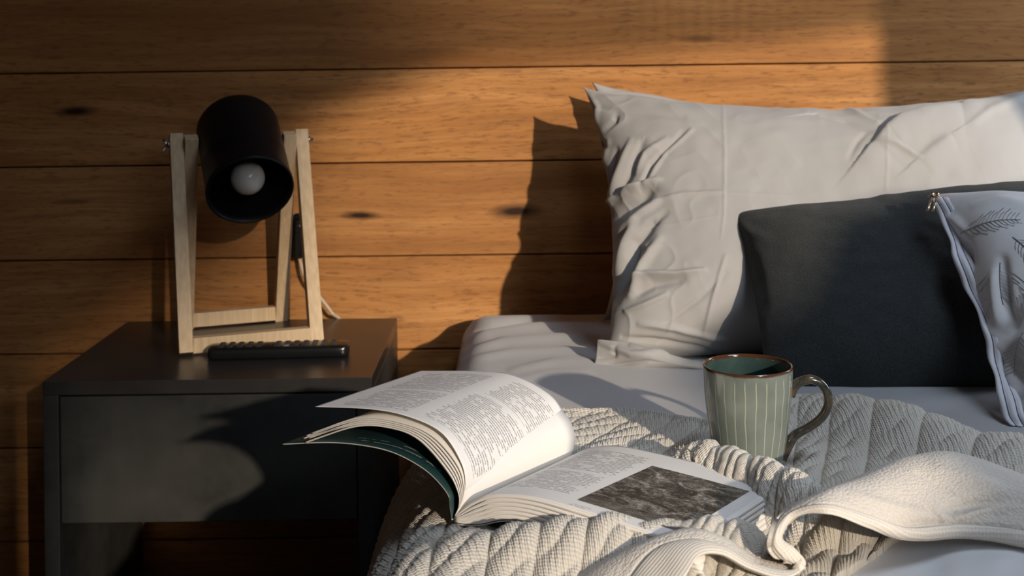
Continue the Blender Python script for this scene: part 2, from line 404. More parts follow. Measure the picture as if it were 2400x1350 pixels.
# ------------------------------------------------------------------ nightstand
NX0, NX1, NY0, NY1, NZ = -.7185, -.2190, -.46, -.03, .55
ns = empty('nightstand', ((NX0+NX1)/2, (NY0+NY1)/2, 0), 'charcoal square nightstand with one handleless drawer standing beside the bed', 'nightstand')
TT, TS = .021, .0235
b = MB()
b.box((NX0, NY0, 0), (NX0+TS, NY1, NZ-TT)); b.build('side_panel', M['charcoal'], ns, bevel=.0012)
b = MB(); b.box((NX1-TS, NY0, 0), (NX1, NY1, NZ-TT)); b.build('side_panel', M['charcoal'], ns, bevel=.0012)
b = MB(); b.box((NX0, NY0, NZ-TT), (NX1, NY1, NZ)); b.build('top_panel', [M['charcoal_top']], ns, bevel=.0012)
b = MB(); b.box((NX0+TS, NY0+.01, .05), (NX1-TS, NY1, .07)); b.build('bottom_shelf', M['charcoal'], ns, bevel=.001)
b = MB()
zt, zb = NZ-TT-.003, NZ-TT-.003-.192
b.box((NX0+TS+.002, NY0+.002, zb), (NX1-TS-.002, NY0+.02, zt))
b.box((NX0+TS+.012, NY0+.02, zb+.012), (NX0+TS+.024, NY1-.03, zt-.03)); b.box((NX1-TS-.024, NY0+.02, zb+.012), (NX1-TS-.012, NY1-.03, zt-.03))
b.box((NX0+TS+.012, NY0+.02, zb+.004), (NX1-TS-.012, NY1-.03, zb+.012))
b.build('drawer', M['charcoal'], ns, bevel=.0014)

# ------------------------------------------------------------------ table lamp: outer frame, inner frame, tilting can
C = np.array((-.4765, -.1655, NZ+.003)); LA = np.array((.938, .347, 0)); LN = np.array((-.347, .938, 0)); UP = np.array((0,0,1.))
lamp = empty('table_lamp', C, 'wooden folding trestle table lamp with black tilting can shade', 'lamp')
PIV = C+UP*.336; LW = .0225
for sgn in (-1, 1):
    b = MB(); b.beam(C-LN*.105+LA*.108*sgn, C+LN*.010+LA*.108*sgn+UP*.352, LA, LW, LW); b.build('leg', M['pale_wood'], lamp, bevel=.001)
    b = MB(); b.beam(C+LN*.105+LA*.0845*sgn, C-LN*.010+LA*.0845*sgn+UP*.349, LA, LW, LW); b.build('leg', M['pale_wood'], lamp, bevel=.001)
b = MB(); b.beam(C-LN*.1025-LA*.097+UP*.0125, C-LN*.1025+LA*.097+UP*.0125, UP, .025, .02); b.build('crossbar', M['pale_wood'], lamp, bevel=.001)
b = MB(); b.beam(C+LN*.1025-LA*.074+UP*.0125, C+LN*.1025+LA*.074+UP*.0125, UP, .025, .02); b.build('crossbar', M['pale_wood'], lamp, bevel=.001)
for sgn in (-1, 1):
    b = MB(); b.tube([PIV+LA*sgn*.060, PIV+LA*sgn*.128], .0028, 10); b.tube([PIV+LA*sgn*.1195, PIV+LA*sgn*.1225], .0065, 10)
    if sgn < 0:
        b.tube([PIV-LA*.124, PIV-LA*.130+UP*.010], .0022, 8); b.tube([PIV-LA*.124, PIV-LA*.130-UP*.010], .0022, 8)
    b.build('pivot_bolt', M['steel'], lamp, smooth=True)
PH = math.radians(35)
AX = -LN*math.cos(PH)-UP*math.sin(PH); AB = np.cross(AX, LA)
def can(l): return PIV + LA*l[0] + AB*l[1] + AX*l[2]
RC = .0715
b = MB()
prof = [(.0005,-.058),(.045,-.058),(.058,-.056),(.066,-.050),(.070,-.042),(RC,-.034),(RC,.060),(RC+.0003,.062),(RC,.064),(RC,.118),(RC+.0015,.121),(RC+.0015,.129),(RC,.131),(RC-.0025,.130),(RC-.003,.118),(RC-.003,.06),(RC-.004,.058),(RC-.003,.056),(RC-.003,-.034),(.06,-.050),(.0005,-.053)]
b.lathe(prof, 72, can); b.build('lamp_shade', M['lamp_black'], lamp, smooth=True)
b = MB(); b.lathe([(.0005,-.050),(.02,-.050),(.02,.03),(.014,.036),(.0005,.036)], 28, can); b.build('bulb_socket', M['lamp_inner'], lamp, smooth=True)
b = MB(); R0 = .029; cz = .097
pr = [(.013, .036), (.014, .044)]+[(R0*math.sin(q), cz-R0*math.cos(q)) for q in np.linspace(.62, PI-.01, 18)]
b.lathe(pr, 32, can); b.build('light_bulb', M['bulb'], lamp, smooth=True)

# plug in the wall behind the lamp
pc = at(696, 560, 2.37)
plug = empty('power_plug', (pc[0], 0, pc[2]), 'black power plug in the plank wall with beige cord behind the lamp', 'plug')
b = MB()
b.lathe([(.0005, 0), (.026, 0), (.026, .004), (.018, .006), (.017, .026), (.013, .034), (.0005, .035)], 24, lambda l: (pc[0]+l[0], -l[2], pc[2]+.012+l[1]*1.25))
b.box((pc[0]-.013, -.036, pc[2]-.035), (pc[0]+.013, -.004, pc[2]+.012)); b.build('plug_body', M['black_plastic'], plug, smooth=False, bevel=.004)
b = MB(); pts = cr1([pc+np.array((0, .012, -.03)), at(715, 650, 2.368), at(745, 690, 2.365), at(768, 720, 2.362), at(779, 735, 2.364)], 30)
pts = np.concatenate([pts, cr1([pts[-1], pts[-1]+np.array((.012, .020, -.02)), pts[-1]+np.array((.016, .036, -.08)), pts[-1]+np.array((.014, .036, -.40))], 20)[1:]])
b.tube(pts, .0033, 10); b.build('power_cord', M['cord'], plug, smooth=True)

# ------------------------------------------------------------------ remote control
rc = np.array(((at(655, 800, 2.085))[0], 2.082+CAMY, NZ))
rem = empty('remote_control', rc, 'slim black remote control lying on nightstand in front of lamp', 'remote control')
ra = math.radians(3.0); ex = np.array((math.cos(ra), math.sin(ra), 0)); ey = np.array((-math.sin(ra), math.cos(ra), 0))
def rloc(x, y, z): return rc+ex*x+ey*y+UP*z
def rbox(b, x0, x1, y0, y1, z0, z1):
    V = [rloc(x, y, z) for z in (z0, z1) for x, y in ((x0,y0),(x1,y0),(x1,y1),(x0,y1))]
    b.add(V, [(0,3,2,1),(4,5,6,7),(0,1,5,4),(1,2,6,5),(2,3,7,6),(3,0,4,7)])
b = MB(); nx, ny = 40, 24; V = []
for i in range(nx):                      # rounded slim body
    t_ = i/(nx-1)*2-1; hx = .1135*math.sin(t_*PI/2)
    e = (1-abs(t_)**10)**.5
    for k in range(ny):
        q = 2*PI*k/ny; cy, cz_ = math.cos(q), math.sin(q)
        V.append(rloc(hx, .025*(.72+.28*e)*math.copysign(abs(cy)**.45, cy)*(e if e > .05 else .05), .0105+.0105*math.copysign(abs(cz_)**.5, cz_)*(.55+.45*e)))
Fc = gfaces(nx, ny, closed_v=True, flip=True).tolist()+[list(range(ny)), [(nx-1)*ny+k for k in range(ny)][::-1]]
b.add(V, Fc); b.build('case', M['black_plastic'], rem, smooth=True)
for i in range(13):
    for j in range(3):
        if (i in (5,) and j != 1): continue
        xx = -.092+i*.0150; yy = -.013+j*.0130
        bb = MB(); rbox(bb, xx-.0045, xx+.0045, yy-.004, yy+.004, .018, .0222)
        o = bb.build('button', M['button_grey'] if i in (7,) and j == 0 else M['button_dark'], rem, bevel=.0012)
        if i == 7 and j == 0: o['label'] = 'pale grey button'

# ------------------------------------------------------------------ bed
bed = empty('bed', (.7, -1.2, 0), 'wide bed made up with white fitted sheet against the plank wall', 'bed')
BX0, BX1 = -.098, 1.50
def bedz(x, d):
    z = .590-.023*sm(1.55, 2.35, d)
    z = z + .036*np.exp(-((x-.56)/.20)**2-((d-.95)/.17)**2)
    return z
b = MB(); b.box((BX0+.03, -2.05, .10), (BX1-.02, -.03, .30)); b.build('bed_base', M['bed_fabric'], bed, bevel=.01)
for x_, y_ in ((0., -2.0), (0., -.08), (1.4, -2.0), (1.4, -.08)):
    b = MB(); b.box((x_, y_-.03, 0), (x_+.06, y_+.03, .10)); b.build('leg', M['dark_board'], bed)
# mattress with its fitted sheet, section swept from the left side over the top to the right side
def sheet_grid(d0, d1, nd, x0, x1, lower, extra=0.0):
    D = np.linspace(d0, d1, nd)
    prof = []
    R = .055
    zs = np.linspace(lower, .59-R, 14)
    prof += [(x0, zz-.59, 0) for zz in zs]
    prof += [(x0+R-R*math.cos(q), -R+R*math.sin(q), 1) for q in np.linspace(.1, PI/2, 12)]
    prof += [(xx, 0, 1) for xx in np.linspace(x0+R+.004, x1-R, 300)]
    prof += [(x1-R+R*math.sin(q), -R+R*math.cos(q), 1) for q in np.linspace(.1, PI/2, 8)]
    prof += [(x1, zz-.59, 0) for zz in zs[::-1]]
    prof = np.array(prof)
    X = np.broadcast_to(prof[:, 0], (nd, len(prof))).copy(); DD = np.broadcast_to(D[:, None], X.shape).copy()
    Z = prof[None, :, 1]+bedz(X, DD)+extra
    return X, DD, Z
X, DD, Z = sheet_grid(.42, 2.37, 330, BX0, BX1, .32)
endr = np.clip((DD-2.29)/.08, 0, 1); Z -= .055*(1-np.sqrt(1-endr**2+1e-9))
P = np.stack([X, DD+CAMY, Z], -1)
px, py = proj(P)
W = [([(1090,800),(1150,782),(1260,768),(1400,760)],9,.006,.2), ([(1110,758),(1200,750),(1320,745)],7,.005,0), ([(1085,830),(1180,805),(1300,795),(1400,790)],9,.005,0),
     ([(1080,850),(1200,830),(1390,818)],8,.004,0), ([(1120,775),(1250,755)],6,-.005,0), ([(1200,870),(1300,850),(1390,845)],9,.003,0), ([(1190,895),(1280,880),(1380,872)],10,.0025,0)]
H = 1.5*creases(px, py, W) + .0012*vnoise(X*9, DD*22, 3)*sm(1.4, 1.9, DD) + .002*vnoise(X*5, DD*5, 4)
P[..., 2] += H*np.where(Z > .5, 1, 0)
n_, m_ = P.shape[:2]
mk('fitted_sheet', P, gfaces(n_, m_), M['sheet_cotton'], bed)

# ------------------------------------------------------------------ duvet at the foot, under the blanket
nx, nd = 260, 170
X, DD = np.meshgrid(np.linspace(-.06, 1.42, nx), np.linspace(.46, 1.30, nd), indexing='ij')
Zt = bedz(X, DD)+.010+.012*np.sin(np.clip((1.30-DD)/.06, 0, 1)*PI/2)-.012
px, py = proj(np.stack([X, DD+CAMY, Zt], -1))
Zt += creases(px, py, [([(2190,1330),(2260,1310),(2400,1285)],40,.004,0), ([(2150,1350),(2230,1330)],25,-.003,0), ([(2300,1340),(2380,1318)],20,.003,0)])+.002*vnoise(X*7, DD*7, 9)
Pt = np.stack([X, DD+CAMY, Zt], -1)
Pb = Pt.copy(); Pb[..., 2] = bedz(X, DD)-.002
n_, m_ = Pt.shape[:2]
b_ = np.concatenate([Pt.reshape(-1, 3), Pb.reshape(-1, 3)])
ring = [i*m_ for i in range(n_)]+[(n_-1)*m_+j for j in range(1, m_)]+[i*m_+m_-1 for i in range(n_-2, -1, -1)]+[j for j in range(m_-2, 0, -1)]
Fc = gfaces(n_, m_).tolist()+[[ring[k], ring[k]+n_*m_, ring[(k+1) % len(ring)]+n_*m_, ring[(k+1) % len(ring)]] for k in range(len(ring))]
dv = mk('duvet', b_, Fc, M['duvet_cotton'], origin=(.68, -1.52, .59))
tag(dv, 'smooth white duvet lying under the front of the knit blanket', 'duvet')

# ------------------------------------------------------------------ pillows and cushions
def cushion(TL, TR, BR, BL, tf, tb, n, m, pull=(.03, .03), p=(4, .6), wr=None, noise=None, sag=.25, steps=None):
    TL, TR, BR, BL = (np.array(q, float) for q in (TL, TR, BR, BL))
    s = (1-np.cos(np.linspace(0, PI, n)))/2*.65+np.linspace(0, 1, n)*.35; r = (1-np.cos(np.linspace(0, PI, m)))/2*.65+np.linspace(0, 1, m)*.35
    U, V = np.meshgrid(s, r, indexing='ij')           # U left->right, V bottom->top
    u = U+pull[0]*(1-2*U)*(4*V*(1-V))**.8*np.abs(1-2*U)**.5; v = V+pull[1]*np.where(V > .5, 1, .5)*(1-2*V)*(4*U*(1-U))**.8*np.abs(1-2*V)**.5
    u, v = u[..., None], v[..., None]
    B = BL*(1-u)*(1-v)+BR*u*(1-v)+TL*(1-u)*v+TR*u*v
    Nn = np.cross(TR-BL, TL-BR); Nn /= np.linalg.norm(Nn)
    if Nn[1] > 0: Nn = -Nn
    f = (1-np.abs(2*U-1)**p[0])**p[1]*(1-np.abs(2*V-1)**p[0])**p[1]*(1+sag*(.5-V))
    Fr = B+Nn*(tf*f)[..., None]; Bk = B-Nn*(tb*f)[..., None]
    G = -gnormals(Fr)
    if np.sum(G[n//2, m//2]*Nn) < 0: G = -G
    H = np.zeros(U.shape)
    if wr: px, py = proj(Fr); H += creases(px, py, wr)
    for pl, w_, h_, far in (steps or []):
        px, py = proj(Fr); d_, sd_, t_ = pl_dist(px, py, pl); sg_ = d_*sd_
        H += h_*(1/(1+np.exp(-np.clip(sg_/w_*2, -30, 30))))*np.exp(-(np.maximum(sg_, 0)/far)**2)*np.sin(np.clip(t_*.94+.04, 0, 1)*PI)**.4
    if noise: H += noise(U, V)*np.clip(f*3, 0, 1)
    Fr = Fr+G*H[..., None]
    Vt = np.concatenate([Fr.reshape(-1, 3), Bk.reshape(-1, 3)])
    Fc = np.concatenate([gfaces(n, m), gfaces(n, m, n*m, flip=True)])
    edge = np.zeros((n, m), bool); edge[0] = edge[-1] = True; edge[:, 0] = edge[:, -1] = True
    idx = np.arange(2*n*m); idx[n*m:][edge.ravel()] = np.arange(n*m)[edge.ravel()]
    Fc = idx[Fc]
    Fc = [[k for i, k in enumerate(q) if k != q[i-1]] for q in Fc.tolist()]
    used = np.unique(np.concatenate([np.array(q) for q in Fc])); re = -np.ones(2*n*m, int); re[used] = np.arange(len(used))
    return Vt[used], [[int(re[k]) for k in q] for q in Fc if len(q) > 2], Fr, G, U, V

# back pillow
V_, F_, *_ = cushion(at(1386,192,2.31), at(2500,235,2.33), at(2500,760,2.20), at(1412,752,2.22), .055, .05, 90, 70, (.045, .10), wr=[([(1390,240),(1450,225),(1560,230)],10,.004,0)])
o = mk('pillow', V_, F_, M['white_cotton'], origin=at(1900, 750, 2.21))
tag(o, 'white pillow mostly hidden behind the big front pillow, only its corner showing', 'pillow')

PW = [([(1420,450),(1432,400),(1445,350)],7.0,-0.0055,0), ([(1400,430),(1415,380),(1425,330)],6.2,0.0037,0),
      ([(1440,470),(1470,410),(1505,335)],10.1,-0.0101,.2), ([(1425,470),(1450,400),(1480,330)],7.8,0.0064,0), ([(1490,400),(1512,360),(1560,325)],7.0,0.0055,0),
      ([(1500,440),(1525,385),(1600,310)],7.8,-0.0064,.3), ([(1510,430),(1560,355),(1620,305)],5.5,0.0055,0),
      ([(1420,478),(1470,440),(1540,418)],7.0,0.0101,.4), ([(1440,500),(1490,470),(1525,440)],14.0,-0.0147,.2), ([(1450,545),(1500,500),(1540,470)],8.6,0.0083,0),
      ([(1500,540),(1530,520),(1560,500)],7.8,-0.0055,0), ([(1530,470),(1600,455),(1690,450)],4.7,0.0037,0),
      ([(1440,700),(1468,640),(1490,570),(1530,525)],11.7,-0.0147,.2), ([(1445,640),(1465,570),(1490,520)],9.4,0.0092,0), ([(1480,690),(1505,620),(1545,560)],10.1,0.0092,0),
      ([(1485,650),(1520,640),(1580,640),(1650,632)],7.0,0.0083,.3), ([(1490,690),(1530,665),(1600,655)],11.7,-0.0092,0), ([(1470,730),(1510,715),(1560,690)],7.0,0.0064,0),
      ([(1380,290),(1400,330),(1420,345)],7.0,-0.0055,0), ([(1400,230),(1470,228),(1560,240)],5.5,0.0037,0), ([(1400,255),(1480,262),(1600,275)],7.8,-0.0037,0), ([(1385,225),(1400,250),(1395,300)],6.2,0.0037,0), ([(1420,300),(1440,285),(1445,270)],7.0,-0.0055,0),
      ([(1695,240),(1698,360),(1697,500),(1690,560)],2.2,.0016,0), ([(2075,300),(2078,380),(2078,450)],2.2,.0013,0), ([(1560,448),(1700,452),(1900,460)],2.5,.0012,0), ([(1480,540),(1600,520),(1690,505)],2.3,0.0009,0),
      ([(1930,240),(2000,255),(2060,285)],4.7,0.0037,0), ([(1900,262),(1980,280),(2040,305)],5.5,-0.0037,0), ([(2280,290),(2320,260),(2400,225)],9.4,0.0037,0), ([(1990,370),(2010,330),(2030,310)],6.2,-0.0037,0), ([(2050,333),(2100,345),(2155,372)],4.7,0.0046,0),
      ([(1650,780),(1670,700),(1700,600)],4.7,0.0037,0), ([(1560,760),(1640,700),(1700,640)],7.0,-0.0028,0), ([(1500,760),(1580,770),(1700,800)],7.0,0.0055,0), ([(1460,790),(1560,800),(1700,830)],6.2,-0.0055,0)]
PSTEP = [([(2044,334),(2072,300),(2105,277),(2160,262),(2250,246)], 5, .021, 75), ([(2150,372),(2180,345),(2225,318)], 8, .007, 50), ([(1920,262),(1980,252),(2060,262)], 8, -.006, 60)]
V_, F_, PF, *_ = cushion(at(1366,203,2.205), at(2480,190,2.19), at(2500,880,1.90), at(1415,862,1.905), .105, .07, 380, 280, (.040, .125), (4, .62), PW,
                    lambda U, V: .0018*vnoise(U*14, V*10, 5)+.001*vnoise(U*30, V*22, 6)+(.0016*np.exp(-(U/.22)**2)+.0003)*(1-np.abs(vnoise(U*22+V*6, V*11-U*9, 8)))**4, steps=PSTEP)
pil = mk('pillow', V_, F_, M['white_cotton'], origin=at(1900, 850, 1.95))
tag(pil, 'large creased white pillow leaning on the wall behind the dark cushion', 'pillow')
# its open hem at the lower left corner
net = np.array([[at(1402,797,1.895), at(1398,830,1.885), at(1392,868,1.875)], [at(1440,800,1.88), at(1448,832,1.865), at(1452,864,1.865)], [at(1490,806,1.865), at(1500,838,1.845), at(1500,866,1.85)],
                [at(1540,826,1.855), at(1550,846,1.835), at(1560,866,1.845)], [at(1620,846,1.845), at(1620,858,1.83), at(1640,868,1.84)], [at(1760,868,1.835), at(1760,876,1.83), at(1780,885,1.83)]])
Pn = crnet(net, 90, 40); px, py = proj(Pn)
Hn = creases(px, py, [([(1410,805),(1480,830),(1560,835)],6,.006,0), ([(1430,858),(1520,845),(1620,852)],6,-.005,0), ([(1480,812),(1560,838),(1640,858)],5,.005,0), ([(1400,840),(1440,835),(1445,815)],6,-.004,0)])
G = gnormals(Pn); G = np.where(G[..., 1:2] > 0, -G, G); Pn = Pn+G*Hn[..., None]
o = mk('pillowcase_hem', Pn, gfaces(90, 40), M['white_cotton'], pil)
so = o.modifiers.new('s', 'SOLIDIFY'); so.thickness = .003; so.offset = 0

def fl_noise(U, V): return .003*vnoise(U*6, V*5, 21)+.0012*vnoise(U*24, V*20, 22)
V_, F_, *_ = cushion(at(1724,498,1.945), at(2470,418,1.93), at(2500,925,1.69), at(1800,925,1.725), .070, .015, 120, 100, (.012, .022), (4, .6),
                     [([(1735,520),(1760,545),(1800,560)],12,.004,0), ([(1750,560),(1770,640),(1790,720)],14,-.004,0), ([(2170,490),(2180,600),(2150,720)],30,.006,0)], fl_noise)
o = mk('cushion', V_, F_, M['fleece'], origin=at(2100, 925, 1.68))
tag(o, 'plain charcoal fleece cushion leaning against the white pillow', 'cushion')

ctl = dict(TL=at(2186,455,1.80), TR=at(2780,478,1.76), BR=at(2900,1025,1.50), BL=at(2398,1008,1.53))
SW = [([(2250,560),(2262,585),(2270,620)],14,-.010,0), ([(2210,500),(2240,520),(2262,545)],12,.006,0), ([(2350,610),(2352,680),(2358,760)],13,-.013,0), ([(2330,640),(2335,700),(2340,770)],12,.007,0), ([(2345,790),(2370,760),(2400,690)],18,-.012,0),
      ([(2300,740),(2330,790),(2345,830)],12,.007,0), ([(2380,950),(2400,920),(2430,880)],14,-.008,0), ([(2360,860),(2375,900),(2380,960)],12,.006,0), ([(2280,480),(2340,470),(2420,478)],10,.004,0)]
V_, F_, CF, CG, CU, CV = cushion(ctl['TL'], ctl['TR'], ctl['BR'], ctl['BL'], .085, .04, 200, 150, (.010, .02), (4, .6), SW, lambda U, V: .002*vnoise(U*9, V*8, 31))
pc_ = mk('cushion', V_, F_, M['satin'], origin=at(2600, 1000, 1.55))
tag(pc_, 'silver grey satin cushion with feather print and zipped edge', 'cushion')
cpx, cpy = proj(CF)
def on_cushion(x, y):
    k = np.argmin((cpx-x)**2+(cpy-y)**2); i, j = np.unravel_index(k, cpx.shape)
    i = min(max(i, 1), CF.shape[0]-2); j = min(max(j, 1), CF.shape[1]-2)
    # local first-order correction toward the exact spot
    du = CF[i+1, j]-CF[i-1, j]; dv = CF[i, j+1]-CF[i, j-1]
    a = np.array([[cpx[i+1,j]-cpx[i-1,j], cpx[i,j+1]-cpx[i,j-1]], [cpy[i+1,j]-cpy[i-1,j], cpy[i,j+1]-cpy[i,j-1]]])
    try: q = np.clip(np.linalg.solve(a, np.array([x-cpx[i,j], y-cpy[i,j]])), -1, 1)
    except Exception: q = np.zeros(2)
    return CF[i, j]+du*q[0]+dv*q[1]+CG[i, j]*.0008
def inkline(fe, pts, w=.0005):
    pts = [p for p in pts if p[0] > 2222+(p[1]-480)*.30]
    if len(pts) > 1: fe.tube([on_cushion(*p) for p in pts], w, 4, flat=.4)
def feather(x0, y0, x1, y1, bend, n, blen, spread):
    fe = MB()
    dx, dy = x1-x0, y1-y0; L = math.hypot(dx, dy); nx_, ny_ = -dy/L, dx/L
    q = lambda t: (x0+dx*t+nx_*bend*4*t*(1-t), y0+dy*t+ny_*bend*4*t*(1-t))
    inkline(fe, [q(t) for t in np.linspace(0, 1, 14)], .0007)
    for k in range(n):
        t = .10+.88*k/n; bx, by = q(t); l = blen*(math.sin(PI*(t*.86+.1))**.6)*(.7+.6*random.random())
        for sg in (-1, 1):
            ax_, ay_ = dx/L*l*.75+nx_*sg*l*spread, dy/L*l*.75+ny_*sg*l*spread
            inkline(fe, [(bx, by), (bx+ax_*.5+nx_*sg*l*.12, by+ay_*.5+ny_*sg*l*.12), (bx+ax_, by+ay_)], .00038)
    fe.build('feather_print', M['print_ink'], pc_, smooth=True)
feather(2252, 548, 2392, 516, -12, 13, 40, .62)
feather(2345, 616, 2352, 715, 4, 10, 70, 1.0)
feather(2374, 556, 2440, 640, -8, 10, 38, .7)
feather(2398, 780, 2380, 880, 8, 10, 50, .8)
# zip: tape ribbon twisting along the left edge, with tooth rows and two pulls
zp = [(2196,462),(2222,505),(2243,560),(2252,600),(2272,650),(2290,690),(2312,740),(2330,790),(2340,835),(2350,880),(2360,925),(2372,970),(2392,1000)]
zc = cr1([at(x, y, 1.80-.27*((y-455)/550)-.022) for x, y in zp], 160)
nd_ = 11
tp = np.linspace(0, 1, 160)
acr = np.array((1.0, -.25, -.12)); acr /= np.linalg.norm(acr)
Zr = np.zeros((160, nd_, 3))
for j in range(nd_):
    q = j/(nd_-1)*2-1
    tw = .55*np.sin(tp*PI*7.0+.6)
    Zr[:, j] = zc+acr*(.0125*q*np.cos(tw))[:, None]+np.array((0,-1.,.2))*(.0105*q*np.sin(tw)+.0035*(1-q*q)+.0016*np.cos(q*PI*2.5)+.004*np.sin(tp*PI*7+1.2))[:, None]
o = mk('zip_tape', Zr, gfaces(160, nd_), M['zip_tape'], pc_); so = o.modifiers.new('s', 'SOLIDIFY'); so.thickness = .002; so.offset = 0
for j in (3, 7):
    zb_ = MB(); zb_.tube(Zr[:, j]+np.array((0,-.0016,0)), .0009, 6); zb_.build('zip_teeth', M['zip_teeth'], pc_, smooth=True)
for x0, x1 in ((2184, 2174), (2196, 2187)):
    b = MB(); a0, a1 = at(x0, 462, 1.768), at(x1, 497, 1.762)
    b.tube([a0, a0*.5+a1*.5, a1], [.0018, .0014, .0022], 8); b.tube([at(x0+2, 455, 1.772), a0], .003, 8); b.build('zip_pull', M['gold_metal'], pc_, smooth=True)

# ------------------------------------------------------------------ knit blanket
bl = empty('knit_blanket', (.3, -1.1, .60), 'cream cable knit throw blanket rumpled across the bed under book and mug', 'blanket')
def gz(px, py): p = atz(px, py, .602); return (p[0], p[1]-CAMY)
cols = [  # each cable line: back hem, middle, front
    [(1040,985),(820,1130),(640,1420)], [(1180,968),(905,1110),(760,1430)], [(1320,964),(1040,1120),(900,1440)], [(1500,966),(1240,1135),(1090,1450)],
    [(1640,985),(1470,1130),(1290,1460)], [(1745,1000),(1650,1160),(1490,1460)], [(1850,940),(1810,1170),(1700,1450)], [(1980,942),(1930,1170),(1870,1400)],
    [(2130,985),(2070,1180),(1995,1345)], [(2320,1040),(2220,1190),(2120,1268)], [(2520,1080),(2380,1190),(2260,1262)]]
net = np.array([[gz(*p) for p in c] for c in cols])              # (11,3,2)
NU, NV = 620, 360
G2 = crnet(net, NU, NV); X, DD = G2[..., 0], G2[..., 1]
front_px = np.array([640,760,900,1090,1290,1490,1700,1870,2010,2150,2290], float)
cab = np.array([0, 1.2, 2.4, 3.9, 5.8, 7.7, 9.6, 11.2, 12.6, 14.0, 15.3])
Uc = np.interp(np.linspace(0, 10, NU), np.arange(11), cab)[:, None]*np.ones((1, NV))     # cable number
Vm = np.concatenate([np.zeros((NU, 1)), np.cumsum(np.hypot(np.diff(X, axis=1), np.diff(DD, axis=1)), axis=1)], 1)  # metres along
# drape over the bed's left edge
XE, RE = BX0-.046, .095
Zb = bedz(np.maximum(X, -.05), DD)+.010
hang = np.clip(XE+RE-X, 0, None)
Xn = np.where(hang > 0, XE+RE-RE*np.sin(np.clip(hang/RE, 0, PI/2))-.02*np.clip(hang-RE*PI/2, 0, None), X)
Zb = Zb - np.where(hang > 0, RE*(1-np.cos(np.clip(hang/RE, 0, PI/2)))+np.clip(hang-RE*PI/2, 0, None), 0)
X = Xn
def wl(pl, z): return [tuple((lambda p: (p[0], p[1]-CAMY))(atz(a, b_, z))) for a, b_ in pl]
def ridge(pl, z, w, h, asym=0, hp=None):
    d, sd, t_ = pl_dist(X, DD, wl(pl, z))
    ww = w*np.where(sd > 0, 1+asym, 1-asym)
    hh = h if hp is None else np.interp(t_, np.linspace(0, 1, len(hp)), hp)
    q = np.clip(d/(ww*1.9), 0, 1)
    return hh*(.5+.5*np.cos(q*PI))**1.15
Zr_ = np.maximum.reduce([
    ridge([(1600,1062),(1622,1040),(1660,1046),(1720,1068),(1800,1097),(1890,1140),(1960,1175)], .640, .026, .04, 0, [.012,.034,.040,.040,.042,.040,.02]),
    ridge([(1790,905),(1880,932),(2000,950),(2130,985),(2250,1025),(2400,1052),(2500,1060)], .625, .050, .03, 0, [.004,.022,.032,.034,.026,.03,.034]),
    ridge([(900,1262),(1060,1240),(1250,1245),(1420,1243),(1560,1240),(1700,1240)], .630, .036, .03, 0, [.008,.014,.030,.036,.036,.032])])
Zb = Zb+Zr_
Zb += .0018*vnoise(X*16, DD*16, 41)
P0 = np.stack([X, DD+CAMY, Zb], -1)
G = gnormals(P0); G = np.where(np.sum(G*np.array((-.6,-.3,1.)), -1, keepdims=True) < 0, -G, G)
fx = (Uc-np.floor(Uc))*2-1
wig = .10*np.sin(Vm*2*PI/.055+np.floor(Uc)*1.3)
fx = np.clip(fx+wig*(1-fx*fx), -1, 1)
Lc = .046
ph = Vm/Lc + .95*fx*(1-.25*fx*fx) + .37*np.floor(Uc)
strand = np.abs(np.sin(PI*ph))**.55
rope = np.sqrt(np.clip(1-fx**2, 0, 1))
big = sm(1.62, 1.30, DD)*.45+.55
hk = (.0085*rope**.7*(.45+.55*strand)*big)
hk += .0005*np.sin(2*PI*(fx*3.2-Vm/.016))*rope
mcx, mcd = at(1752, 860, 1.36)[0], 1.36
hk = hk*(1-.75*sm(.060, .040, np.hypot(X-mcx, DD-mcd)))
bw_ = (X+.059)*.844-(DD-1.183)*.537; bt_ = (X+.059)*.551+(DD-1.183)*.834
hk = hk*(1-.7*sm(-.01, .02, bw_)*sm(.235, .21, bw_)*sm(.01, .03, bt_)*sm(.205, .18, bt_))
hem = np.clip(Vm/.016, 0, 1); hk = hk*np.where(hem < 1, .35, 1)+.006*np.sin(np.clip(Vm/.018, 0, 1)*PI)
P0 = P0+G*hk[..., None]
P0[..., 2] = np.where(P0[..., 2] < .2, .2, P0[..., 2])
# turn the cut edges down onto the bed
E0 = P0[:, :1].copy(); E0[..., 2] = np.where(E0[..., 2] > .57, bedz(E0[..., 0], E0[..., 1]-CAMY)-.003, E0[..., 2]-.02); E0[..., 1] += .003
E1 = P0[:, -1:].copy(); E1[..., 2] -= .03
P0 = np.concatenate([E0, P0, E1], 1)
UV = np.stack([np.pad(Uc*.036, ((0,0),(1,1)), 'edge'), np.pad(Vm, ((0,0),(1,1)), 'edge')], -1)
mk('cable_panel', P0, gfaces(NU, NV+2), M['knit_cable'], bl, uv=UV)

